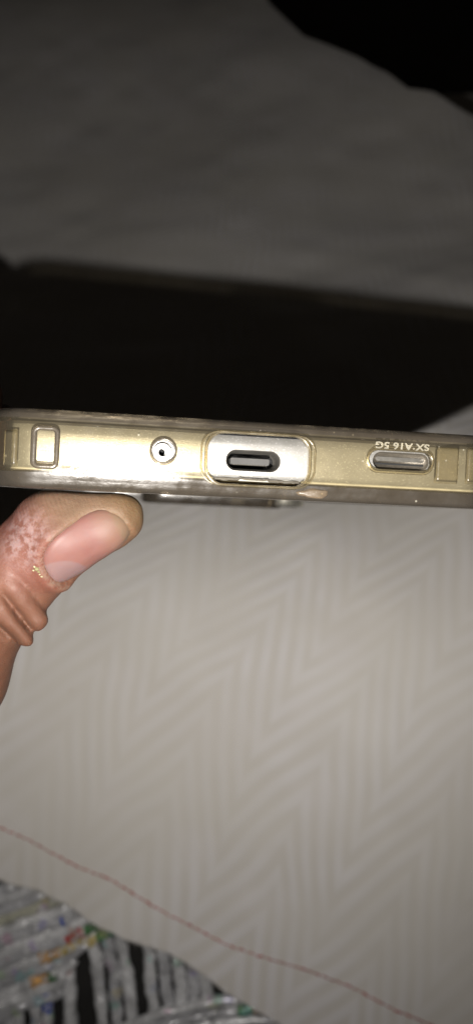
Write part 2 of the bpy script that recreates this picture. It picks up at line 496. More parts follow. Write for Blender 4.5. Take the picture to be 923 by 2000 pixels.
def cup(outline_fn, cx, cy, stations, cap=True):
    """lofted well: stations = [(scale inset, z)], open at the first one"""
    V = []; Fc = []
    for s, z in stations:
        o = outline_fn(s); n = len(o)
        V += [(cx + x, cy + y, z) for x, y in o]
    for k in range(len(stations) - 1):
        for i in range(n): Fc.append((k * n + i, k * n + (i + 1) % n, (k + 1) * n + (i + 1) % n, (k + 1) * n + i))
    if cap: Fc.append(tuple((len(stations) - 1) * n + i for i in range(n)))
    return V, Fc
def boolean(o, cutters):
    for v, f in cutters:
        c = mesh('cutter', v, f); fix_normals(c); c.matrix_world = o.matrix_world
        c.parent = o.parent
        md = o.modifiers.new('cut', 'BOOLEAN'); md.object = c; md.solver = 'EXACT'; md.operation = 'DIFFERENCE'
    bpy.context.view_layer.update()
    dg = bpy.context.evaluated_depsgraph_get()
    me = bpy.data.meshes.new_from_object(o.evaluated_get(dg))
    cs = [md.object for md in o.modifiers]
    o.modifiers.clear(); old = o.data; o.data = me; bpy.data.meshes.remove(old)
    for c in cs:
        d = c.data; bpy.data.objects.remove(c); bpy.data.meshes.remove(d)
    sharp(o, 38)

# ---- materials: phone
def metal_frame_mat():
    m = NT('satin_metal_frame')
    n = m.noise(5200, 2, .7)
    spec = m.ramp(m.noise(3800, 1), .62, .72)
    c = m.mix(m.ramp(m.noise(300, 4), .35, .7), (.225, .218, .20), (.26, .253, .235))
    c = m.mix(m.math('MULTIPLY', spec, .5), c, (.62, .61, .58))
    m.set(Base_Color=c, Metallic=.5, Roughness=.34, Normal=m.bump(m.math('ADD', n, m.math('MULTIPLY', m.noise(900, 3), .4)), .45, .00006))
    return m.m
M_frame = metal_frame_mat()
def simple(name, col, rough=.4, metal=0., bumpy=.1, scale=1500, **k):
    m = NT(name)
    c = m.mix(m.ramp(m.noise(scale * .3, 3), .3, .7), tuple(x * .85 for x in col), tuple(min(1, x * 1.1) for x in col))
    m.set(Base_Color=c, Roughness=rough, Metallic=metal, Normal=m.bump(m.noise(scale, 3), bumpy, .00008), **k)
    return m.m
M_screen = simple('black_screen_glass', (.01, .01, .011), .08)
M_back = simple('pale_back_panel', (.42, .40, .34), .3)
M_port = simple('port_steel', (.20, .19, .17), .38, .8, .5)
M_tongue = simple('port_tongue_plastic', (.06, .058, .055), .85, 0, .9)
M_contact = simple('contact_strip_metal', (.12, .11, .09), .5, .5, .6)
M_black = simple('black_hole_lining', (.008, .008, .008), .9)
M_slot = simple('speaker_mesh', (.17, .15, .12), .42, .7, .5, 6000)
M_lens = simple('camera_lens_glass', (.01, .011, .013), .05)
M_lensring = simple('camera_ring_metal', (.42, .40, .34), .3, .8)
M_collar_shine = simple('collar_highlight_white', (.85, .84, .80), .35, 0, .3)  # white stands in for bright specular crescents on the clear ring

def tpu(name, tint, milk, milkcol, rough=.14, specks=True, wear=.5):
    """clear soft plastic, yellowed: tinted see-through, a little milky, glossy skin"""
    m = NT(name); m.n.remove(m.b)
    tr = m.new('ShaderNodeBsdfTransparent'); tr.inputs[0].default_value = (*tint, 1)
    di = m.new('ShaderNodeBsdfDiffuse'); gl = m.new('ShaderNodeBsdfGlossy')
    hz = m.noise(260, 4, .6)
    scr = m.noise(2600, 3, .7, vec=m.mapping(scale=(.12, 1, 1)))
    b = m.bump(m.math('ADD', m.noise(700, 3), m.math('MULTIPLY', scr, .5)), .30 * wear, .00025)
    for q in (di, gl): m.l.new(b, q.inputs['Normal'])
    m.put(gl.inputs['Roughness'], m.ramp(hz, .3, .75, rough * .7, rough * 1.7) if wear else rough)
    gl.inputs[0].default_value = (1, .98, .95, 1)
    col = m.mix(m.ramp(hz, .35, .7), milkcol, tuple(x * .75 for x in milkcol))
    f = m.math('MULTIPLY', m.ramp(hz, .2, .8, .7, 1.3), milk)
    if specks:
        vo = m.new('ShaderNodeTexVoronoi'); m.l.new(m.obj, vo.inputs['Vector']); vo.inputs['Scale'].default_value = 900
        rnd = m.sep(vo.outputs['Color'])
        sp = m.math('MULTIPLY', m.ramp(vo.outputs['Distance'], .10, .22, 1, 0), m.ramp(rnd[0], .93, .95))
        col = m.mix(sp, col, (.45, .42, .34)); f = m.math('MAXIMUM', f, m.math('MULTIPLY', sp, .4))
        scm = m.ramp(scr, .70, .78)
        f = m.math('MAXIMUM', f, m.math('MULTIPLY', scm, .22))
    m.put(di.inputs[0], col)
    mx = m.new('ShaderNodeMixShader'); m.put(mx.inputs[0], f); m.l.new(tr.outputs[0], mx.inputs[1]); m.l.new(di.outputs[0], mx.inputs[2])
    fr = m.new('ShaderNodeFresnel'); fr.inputs[0].default_value = 1.48; m.l.new(b, fr.inputs['Normal'])
    m2 = m.new('ShaderNodeMixShader'); m.put(m2.inputs[0], m.math('MULTIPLY', fr.outputs[0], .9, clamp=True))
    m.l.new(mx.outputs[0], m2.inputs[1]); m.l.new(gl.outputs[0], m2.inputs[2]); m.l.new(m2.outputs[0], m.out.inputs[0])
    return m.m
M_tpu = tpu('yellowed_clear_plastic', (.93, .905, .82), .07, (.34, .29, .20))
M_tpu_back = tpu('clear_plastic_back', (.86, .82, .72), .16, (.34, .30, .23), rough=.2, wear=0.0)
M_dark_tpu = tpu('darkened_thick_plastic', (.44, .40, .33), .42, (.080, .068, .054), rough=.24)  # light lost in the thick clear lips is put into this darker tint
M_rib = tpu('clear_rib_plastic', (.94, .90, .78), .12, (.24, .21, .15), rough=.2)
M_ringmat = tpu('grey_rib_plastic', (.70, .66, .60), .45, (.11, .095, .075), rough=.2)
M_letter = tpu('frosted_lettering', (.85, .83, .76), .36, (.50, .47, .38), rough=.3, specks=False)

# ---- the phone
phone = empty('mobile_phone', MP)
tag(phone, 'silver mobile phone seen end-on with charging port and speaker slot, inside the clear case', 'phone')
ux, uy = face(494, 900.5, 0)                       # charging port
uw, uh = 9.3, 3.55
sx0, sy0 = face(720, 901, 0); sx1, sy1 = face(843, 902, 0)
sx, sy = (sx0 + sx1) / 2, (sy0 + sy1) / 2 ; sw = sx1 - sx0
mx_, my_ = face(315, 884, 0)
frame = mesh('metal_frame', *ring([(-.75, -3.62), (-.5, -3.35), (-.34, -2.6), (-.19, -1.2), (-.08, 0), (-.02, 1.2), (0, 2.2), (-.1, 3.1), (-.5, 3.62), (-3.0, 3.62), (-3.0, -3.62)]), M_frame, phone)
fix_normals(frame)
boolean(frame, [prism(rrect2(uw, uh, uh / 2 - .01), ux, uy, -9, 3), prism(rrect2(sw - 1.3, 3.0, 1.45), sx, sy, -9, 3), prism(rrect2(1.2, 1.2, .59), mx_, my_, -9, 3)])
o = mesh('screen', *plate(-.45, 3.5, 3.95), M_screen, phone); sharp(o, 40)
o = mesh('back_panel', *plate(-.5, -3.95, -3.45), M_back, phone); sharp(o, 40)
def stad(w_, h_): return lambda s: rrect2(w_ - 2 * s, h_ - 2 * s, (h_ - 2 * s) / 2 - .01)
port = mesh('charging_port', *cup(stad(uw, uh), ux, uy, [(.0, .04), (.08, -.05), (.25, -.4), (.42, -1.0), (.45, -6.2)]), M_port, phone)
tv, tf = prism(rrect2(6.6, 1.05, .25), ux - .45, uy - .1, -6.2, -.7)
o = mesh('tongue', tv, tf, M_tongue, port); sharp(o)
parts = []
for k in range(12):
    parts.append(prism(np.array([(-.12, -.03), (.12, -.03), (.12, .03), (-.12, .03)]), ux - .35 - 2.75 + k * .5, uy - .1 - .56, -3.8, -1.15))
o = mesh('contacts', *merge(parts), M_contact, port, smooth=False); fix_normals(o)
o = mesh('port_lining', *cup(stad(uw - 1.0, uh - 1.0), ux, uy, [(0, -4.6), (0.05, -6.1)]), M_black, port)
sp = mesh('speaker', *cup(stad(sw - 1.3, 3.0), sx, sy, [(0, .02), (.12, -.15), (.2, -.9)]), M_slot, phone)
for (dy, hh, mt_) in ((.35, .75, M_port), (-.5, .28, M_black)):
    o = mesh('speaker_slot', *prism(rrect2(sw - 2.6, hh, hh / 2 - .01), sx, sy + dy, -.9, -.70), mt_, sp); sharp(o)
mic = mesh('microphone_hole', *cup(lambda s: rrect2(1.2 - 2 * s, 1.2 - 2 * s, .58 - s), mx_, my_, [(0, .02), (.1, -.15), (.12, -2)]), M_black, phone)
# cameras on the back, at the far end
def puck(cx, cz, r, y0, y1, mt, name, par, n=36, dome=0.0):
    V = []; Fc = []
    prof = [(r, y0), (r, y1 + .25), (r - .25, y1), (r * .55, y1 - dome * .7), (0.01, y1 - dome)]
    for (rr, y) in prof:
        for k in range(n): a = 2 * math.pi * k / n; V.append((cx + rr * math.cos(a), y, cz + rr * math.sin(a)))
    for j in range(len(prof) - 1):
        for k in range(n): Fc.append((j * n + k, j * n + (k + 1) % n, (j + 1) * n + (k + 1) % n, (j + 1) * n + k))
    Fc.append(tuple((len(prof) - 1) * n + k for k in range(n)))
    o = mesh(name, V, Fc, mt, par); sharp(o, 50); return o
for cz in (-153, -137, -121):
    c = puck(29, cz, 6.2, -3.9, -8.6, M_lensring, 'camera_lens', phone)
    puck(29, cz, 4.6, -8.0, -8.9, M_lens, 'lens_glass', c)
puck(17.5, -146, 2.6, -3.9, -8.3, simple('flash_lens_plastic', (.9, .88, .8), .12), 'camera_flash', phone, dome=.8)

# ---- the case
case = empty('phone_case', MP)
tag(case, 'yellowed clear soft phone case wrapped round the phone, cut out for its ports', 'phone case')
outer = [(-1.5, 5.25), (-1.35, 5.75), (-.6, 6.1), (.1, 6.05), (.75, 5.75), (1.25, 5.2), (1.44, 4.5), (1.5, 3.4), (1.52, 1.5), (1.52, 0), (1.48, -1.8), (1.38, -3.3), (1.26, -4.25), (1.1, -5.1), (.95, -5.45), (.9, -6.0), (.55, -6.55), (-.1, -6.8), (-1.2, -6.85), (-1.4, -4.05), (.04, -4.0), (.04, -2), (.04, 2), (.04, 4.02), (-1.3, 4.05)]
bump_o = mesh('bumper', *ring(outer), M_tpu, case); fix_normals(bump_o)
cx0, cy0 = face(404, 899, 1.5); cx1, cy1 = face(603, 899, 1.5)
cut_c = ((cx0 + cx1) / 2, (face(503, 848, 1.5)[1] + face(503, 949, 1.5)[1]) / 2); cut_w = cx1 - cx0; cut_h = face(503, 848, 1.5)[1] - face(503, 949, 1.5)[1]
mcx, mcy = face(319, 882, 1.5)
scx = (face(719, 901)[0] + face(843, 901)[0]) / 2; scy = face(780, 901)[1]; scw = face(843, 901)[0] - face(719, 901)[0]
boolean(bump_o, [prism(rrect2(cut_w, cut_h, 2.9), cut_c[0], cut_c[1], -.9, 4), prism(rrect2(scw, 3.55, 1.75), scx, scy, -.5, 4), prism(rrect2(3.9, 3.9, 1.94, 14), mcx, mcy, -.5, 4)])
bump_o.data.materials.append(M_dark_tpu)
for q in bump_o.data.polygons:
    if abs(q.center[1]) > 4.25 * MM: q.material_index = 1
o = mesh('back_plate', *plate(-1.25, -6.1, -4.02), M_tpu_back, case); sharp(o)

def plan_at(s):
    """arc length from the middle of the end face -> x, z, nx, nz"""
    sg = 1 if s >= 0 else -1; s = abs(s); fl = W2 - CR
    if s <= fl: return sg * s, 0, 0, 1
    a = (s - fl) / CR
    if a <= math.pi / 2: return sg * (fl + CR * math.sin(a)), -CR + CR * math.cos(a), sg * math.sin(a), math.cos(a)
    return sg * W2, -CR - (s - fl - CR * math.pi / 2), sg, 0
def surf(s, y, r):
    x, z, nx, nz = plan_at(s); return (x + nx * r, y, z + nz * r)
def lip(path2, rad, rr, n=8, squash=.7):
    """closed bead along path2 (s, y) lying on the case skin"""
    path2 = np.asarray(path2); V = []; Fc = []; m = len(path2)
    for i in range(m):
        t = path2[(i + 1) % m] - path2[i - 1]; t = t / np.linalg.norm(t); nn = np.array([-t[1], t[0]])
        for k in range(n):
            a = 2 * math.pi * k / n
            q = path2[i] + nn * rad * math.cos(a); V.append(surf(q[0], q[1], rr + rad * squash * math.sin(a)))
    for i in range(m):
        for k in range(n): Fc.append((i * n + k, i * n + (k + 1) % n, ((i + 1) % m) * n + (k + 1) % n, ((i + 1) % m) * n + k))
    return V, Fc
def pad(s0, s1, y0, y1, h, rr=1.5, bev=.6, mt=None, name='corner_rib', ns=22, ny=16):
    V = []
    for i in range(ns):
        for j in range(ny):
            s = s0 + (s1 - s0) * i / (ns - 1); y = y0 + (y1 - y0) * j / (ny - 1)
            e = min(s - s0, s1 - s, y - y0, y1 - y) / bev; e = min(1, max(0, e)); e = math.sqrt(1 - (1 - e) ** 2)
            V.append(surf(s, y, rr - .15 + (h + .15) * e))
    return mesh(name, V, grid_faces(ns, ny), mt or M_rib, case)
def s_of(px, py):
    """arc length on the case skin for a photograph point (searched along the skin)"""
    best = None
    for s in np.arange(-48, 48, .1):
        q = np.array(surf(s, 0, 1.5)) @ RP.T + ORG
        x = 461.5 + F * q[0] / -q[2]
        nrm = np.array([plan_at(s)[2], 0, plan_at(s)[3]]) @ RP.T
        if nrm @ q > 0: continue
        if best is None or abs(x - px) < best[0]: best = (abs(x - px), s)
    return best[1]
sa, sb = s_of(66, 873), s_of(112, 873)
def ypx(px, py): return face(px, py)[1]
yt, yb = ypx(88, 836), ypx(88, 911)
o = mesh('corner_frame', *lip(rrect2(sb - sa, yt - yb, .8, 8) + np.array([(sa + sb) / 2, (yt + yb) / 2]), .42, 1.5), M_ringmat, case); fix_normals(o)
s1, s2 = s_of(10, 870), s_of(36, 870)
pad(s1, s2, ypx(30, 912), ypx(30, 838), .55, bev=.5)
s1, s2 = s_of(848, 908), s_of(893, 908)
pad(s1, s2, ypx(870, 945), ypx(870, 873), .75, bev=.5)
s1 = s_of(908, 908)
pad(s1, s1 + 4, ypx(900, 945), ypx(900, 873), .6, bev=.5)
# raised bead round the charging cut-out, the speaker cut-out and the microphone collar
def flat_bead(name, outline, cx, cy, rad, zz, mt, squash=.8):
    pp = np.asarray(outline) + np.array([cx, cy])
    keep = [pp[0]]
    for q in pp[1:]:
        if np.linalg.norm(q - keep[-1]) > .03: keep.append(q)
    o = mesh(name, *lip(keep, rad, zz, squash=squash), mt, case); fix_normals(o); return o
flat_bead('port_rim', rrect2(cut_w + .35, cut_h + .2, 3.0, 12), *cut_c, .28, 1.42, M_rib)
flat_bead('port_rim', rrect2(cut_w + 2.0, cut_h + .1, 2.9, 12), *cut_c, .16, 1.5, M_rib)
flat_bead('speaker_rim', rrect2(scw + .3, 3.85, 1.9, 12), scx, scy, .26, 1.42, M_rib)
flat_bead('microphone_rim', rrect2(4.1, 4.1, 2.04, 14), mcx, mcy, .2, 1.42, M_ringmat)
flat_bead('microphone_collar', rrect2(2.2, 2.2, 1.09, 14), mcx - .1, mcy - .1, .48, .75, M_collar_shine, squash=.9)
# lettering moulded upside down above the speaker cut-out
def lettering():
    cu = bpy.data.curves.new('lettering', 'FONT'); cu.body = 'SX A16 5G'; cu.size = 1.55; cu.extrude = .09; cu.bevel_depth = .03
    cu.space_character = 1.08; cu.align_x = 'CENTER'; cu.align_y = 'CENTER'; cu.offset = .02
    t = bpy.data.objects.new('tmp', cu); sc.collection.objects.link(t)
    bpy.context.view_layer.update()
    me = bpy.data.meshes.new_from_object(t.evaluated_get(bpy.context.evaluated_depsgraph_get()))
    bpy.data.objects.remove(t)
    v = np.empty(len(me.vertices) * 3); me.vertices.foreach_get('co', v); v = v.reshape(-1, 3)
    wdt = v[:, 0].max() - v[:, 0].min()
    a, b = face(732, 870), face(836, 872)
    k = (b[0] - a[0]) / wdt
    v[:, 0] *= -k; v[:, 1] *= -1.0
    v[:, 0] += (a[0] + b[0]) / 2 ; v[:, 1] += (a[1] + b[1]) / 2; v[:, 2] += 1.58
    me.vertices.foreach_set('co', (v * MM).ravel()); me.update()
    o = link('lettering', me, M_letter, case, smooth=False)
lettering()
# camera surround of the case, at the far end of the back
def camera_surround():
    V = []; Fc = []
    o1 = rrect2(44, 46, 6, 8)
    prof = [(0, -6.0), (0, -9.0), (.5, -9.5), (1.8, -9.5), (2.3, -9.0), (2.3, -6.0)]
    n = len(o1)
    for (ins, y) in prof:
        oo = rrect2(44 - 2 * ins, 46 - 2 * ins, 6 - ins, 8)
        V += [(6 + x, y, -138 + z) for x, z in oo]
    for j in range(len(prof) - 1):
        for i in range(n): Fc.append((j * n + i, j * n + (i + 1) % n, (j + 1) * n + (i + 1) % n, (j + 1) * n + i))
    o = mesh('camera_surround', V, Fc, M_dark_tpu, case); sharp(o, 60)
camera_surround()
def lump(name, cx, cy, cz, rx, ry, rz, mt, par, seed, sub=3):
    bm = bmesh.new(); bmesh.ops.create_icosphere(bm, subdivisions=sub, radius=1)
    v = np.array([q.co[:] for q in bm.verts]); k = 1 + .35 * noise3(v * 10, 7, seed) + .2 * noise3(v * 10, 3, seed + 1)
    v = v * k[:, None] * np.array([rx, ry, rz]) + np.array([cx, cy, cz])
    fc = [[q.index for q in f.verts] for f in bm.faces]; bm.free()
    return mesh(name, v, fc, mt, par)
gx, gy = face(612, 962, 1.2)
lump('glue_residue', gx, gy, .95, 2.6, .8, .5, tpu('tan_glue', (.8, .7, .5), .35, (.26, .20, .14), rough=.25), case, 4)
gx, gy = face(480, 944, 0)
# worn lower edge of the charging cut-out
parts = []
xx = np.linspace(face(416, 940)[0], face(590, 940)[0], 40)
yy = np.array([-4.02 - .25 * (0.4 + .6 * float(noise3(np.array([[x, 0, 0]]), 1.3, 4)[0])) + (.3 if face(468, 940)[0] < x < face(528, 940)[0] else 0) for x in xx])
V, Fc = tube(np.stack([xx, yy + .25, np.full_like(xx, .3)], 1), .16, 6)
mesh('worn_edge', V, Fc, M_ringmat, case)

# ------------------------------------------------------------------ the hand
import openvdb as vdb
VX = 0.5
lo = np.array([-210., -125., -275.]); hi = np.array([-8., 46., -112.])
dim = np.ceil((hi - lo) / VX).astype(int)
SD = np.full(dim, 50.0, np.float32)
def box_slices(mn, mx):
    a = np.clip(np.floor((mn - lo) / VX).astype(int), 0, dim); b = np.clip(np.ceil((mx - lo) / VX).astype(int) + 1, 0, dim)
    return a, b
def coords(a, b):
    return np.meshgrid(*[(lo[k] + VX * np.arange(a[k], b[k])).astype(np.float32) for k in range(3)], indexing='ij', sparse=True)
def cap_d(X, Y, Z, p, q, r1, r2):
    d = q - p; L = float(d @ d)
    t = np.clip(((X - p[0]) * d[0] + (Y - p[1]) * d[1] + (Z - p[2]) * d[2]) / L, 0, 1)
    return np.sqrt((X - p[0] - t * d[0]) ** 2 + (Y - p[1] - t * d[1]) ** 2 + (Z - p[2] - t * d[2]) ** 2) - (r1 + (r2 - r1) * t)
def smin(a, b, k):
    h = np.clip(.5 + .5 * (b - a) / k, 0, 1); return b * (1 - h) + a * h - k * h * (1 - h)
def add_chain(pts, rad, k=2.0):
    for (p, q, r1, r2) in zip(pts[:-1], pts[1:], rad[:-1], rad[1:]):
        p, q = np.array(p, float), np.array(q, float); m = max(r1, r2) + 9
        a, b = box_slices(np.minimum(p, q) - m, np.maximum(p, q) + m)
        if (b - a).min() <= 0: continue
        X, Y, Z = coords(a, b); s = tuple(slice(a[i], b[i]) for i in range(3))
        SD[s] = smin(SD[s], cap_d(X, Y, Z, p, q, r1, r2).astype(np.float32), k)

# thumb, laid in camera millimetres
TD = 142.0
ip = P(14, 1140, TD + 2); mid = P(116, 1040, TD); tip = P(221, 1011, TD)
prox = P(-98, 1330, TD + 8); mcp = P(-260, 1540, TD + 22)
thumb_pts = [tip, mid, ip]
# distal phalanx in its own array first (so that the case can flatten the pad)
mn = np.array([-75, -45, -162.]); mxx = np.array([-9, 20, -118.])
a_, b_ = box_slices(mn, mxx); X, Y, Z = coords(a_, b_)
f = cap_d(X, Y, Z, tip, mid, 5.2, 8.0)
f = smin(f, cap_d(X, Y, Z, mid, ip, 8.0, 7.6), 1.0)
f = smin(f, cap_d(X, Y, Z, tip + np.array([-1.2, -2.2, 1.2]), mid + np.array([1, -1, .5]), 4.3, 6.7), 1.5)
f = smin(f, cap_d(X, Y, Z, ip, prox, 7.4, 8.2), 2.0)
NA = np.array([.91, .41, .0]); NA /= np.linalg.norm(NA)
NN = np.array([.22, -.40, .89]); NN -= NA * (NN @ NA); NN /= np.linalg.norm(NN)
NW = np.cross(NN, NA)                        # across the nail, upwards in the picture
NC = P(177, 1057, TD); NL, NWD = 7.5, 6.2
rel = (X - NC[0], Y - NC[1], Z - NC[2])
u = rel[0] * NA[0] + rel[1] * NA[1] + rel[2] * NA[2]
v = rel[0] * NW[0] + rel[1] * NW[1] + rel[2] * NW[2]
n_ = rel[0] * NN[0] + rel[1] * NN[1] + rel[2] * NN[2]
def nail_r(u, v):
    """1 on the nail outline"""
    return (np.abs(u / NL) ** 2.6 + np.abs(v / NWD) ** 2.6) ** (1 / 2.6)
rr_ = nail_r(u, v); front = np.clip(n_ / 3, 0, 1)
# flatter nail bed, a sunk plate and a swollen fold round its root and sides
flat = np.exp(-(np.clip(rr_ - .8, 0, 9) / .5) ** 2) * front
f = f + .9 * np.clip((1.04 - rr_) / .12, 0, 1) * front
f = f - (.55 * np.exp(-((rr_ - 1.16) / .12) ** 2) * np.clip(.55 - u / 7, 0, 1.2)) * front
# skin folds over the bent joint
JF = [(P(28, 1168, TD), P(70, 1230, TD - 6), .9), (P(10, 1205, TD), P(52, 1258, TD - 6), 1.0), (P(-14, 1262, TD), P(30, 1290, TD - 6), .5)]
dj = NA * .75 + np.array([-.15, .66, 0]) * .5; dj /= np.linalg.norm(dj)
def crease(X, Y, Z, px1, py1, px2, py2, width, depth):
    """groove lying in the plane through the eye and two photograph points"""
    a = P(px1, py1, TD - 8); b = P(px2, py2, TD - 8); nn = np.cross(a, b); nn /= np.linalg.norm(nn)
    d = X * nn[0] + Y * nn[1] + Z * nn[2]
    ab = b - a; t = ((X - a[0]) * ab[0] + (Y - a[1]) * ab[1]) / (ab[0] ** 2 + ab[1] ** 2)
    wgt = np.clip((t + .25) / .25, 0, 1) * np.clip((1.45 - t) / .25, 0, 1)
    zz = np.clip((Z + TD + 1) / 4, 0, 1)
    return depth * np.exp(-(np.abs(d) / width) ** 1.5) * wgt * zz
# bulging rolls between the grooves
f = smin(f, cap_d(X, Y, Z, P(71, 1208, TD - 1), P(20, 1152, TD - 3.6), 2.2, 2.1), 2.0)
f = smin(f, cap_d(X, Y, Z, P(45, 1245, TD - 1), P(-6, 1195, TD - 3.6), 2.2, 2.1), 2.0)
f = f + crease(X, Y, Z, 6, 1160, 62, 1232, .6, 1.6) + crease(X, Y, Z, -12, 1215, 50, 1268, .6, 1.7) + crease(X, Y, Z, 30, 1120, 98, 1198, .6, .7)
f = f + crease(X, Y, Z, -10, 1265, 30, 1300, .4, .3) + crease(X, Y, Z, 30, 1130, 120, 1180, .5, .22)
XX = np.stack(np.broadcast_arrays(X, Y, Z), -1)
f = f + .10 * noise3(XX, 1.7, 21) + .16 * noise3(XX, 4.3, 22)
del XX
# flattened by the case
pl = (X - ORG[0]) * ay[0] + (Y - ORG[1]) * ay[1] + (Z - ORG[2]) * ay[2] + 6.95
f = -smin(-f, -pl, 1.2)
s = tuple(slice(a_[i], b_[i]) for i in range(3))
THUMB = f
SD[s] = np.minimum(SD[s], f.astype(np.float32))
# rest of the hand, out of the frame to the left
def PL(x, y, z): return np.array([x, y, z], float) @ RP.T + ORG
wrist = np.array([-165, -62, -215.])
add_chain([prox, mcp, wrist], [9.2, 13, 19], 6)
add_chain([mcp, np.array([-125, -25, -195])], [12, 15], 8)
knuck = [PL(-62.5, 1, -36), PL(-68, -5, -58), PL(-70, -7, -80), PL(-72, -10, -100)]
for kx, kr in zip(knuck, (11, 11.5, 11, 10)): add_chain([wrist, kx], [18, kr], 9)
add_chain([knuck[0], knuck[1], knuck[2], knuck[3]], [11, 11.5, 11, 10], 6)
add_chain([knuck[0], PL(-51.2, .5, -30)], [11, 6], 3)  # from here, five stubs of added mass block lamp light past the case
add_chain([knuck[0], PL(-51.5, 2, -46)], [11, 7], 3)
add_chain([knuck[1], PL(-52.5, 5, -62)], [11, 8], 3)
add_chain([knuck[2], PL(-53.5, 6, -80)], [11, 8], 3)
add_chain([PL(-51.2, .5, -30), PL(-52.5, -3, -20)], [6, 6], 3)
fing = [((-73, 11, -30), (-62, 11, -31), (-51.5, 10.6, -31), 6.6, 5.2),
        ((-86, 18, -55), (-74, 20, -54), (-61, 11, -54), 8.4, 7.2),
        ((-90, 17, -78), (-78, 19, -77), (-64, 9, -77), 8.0, 6.8),
        ((-92, 13, -98), (-80, 15, -97), (-66, 6, -97), 7.2, 6.2)]
for kx, (q1, q2, q3, r1, r2) in zip(knuck, fing):
    add_chain([kx, PL(*q1), PL(*q2), PL(*q3)], [r1 + 1.6, r1, r1 - .3, r2], 1.6)
add_chain([wrist, np.array([-240, -110, -250.])], [20, 27], 6)
T = vdb.createLevelSetFromPolygons if False else None
g = vdb.FloatGrid(background=4.0)
g.copyFromArray(np.clip(SD, -4, 4), tolerance=0.0)
pts, quads = g.convertToQuads(isovalue=0.0)
pts = pts * VX + lo
# which way do the faces point?
hand_me = bpy.data.meshes.new('hand')
hand_me.from_pydata((pts * MM).tolist(), [], quads.astype(int).tolist()); hand_me.update()

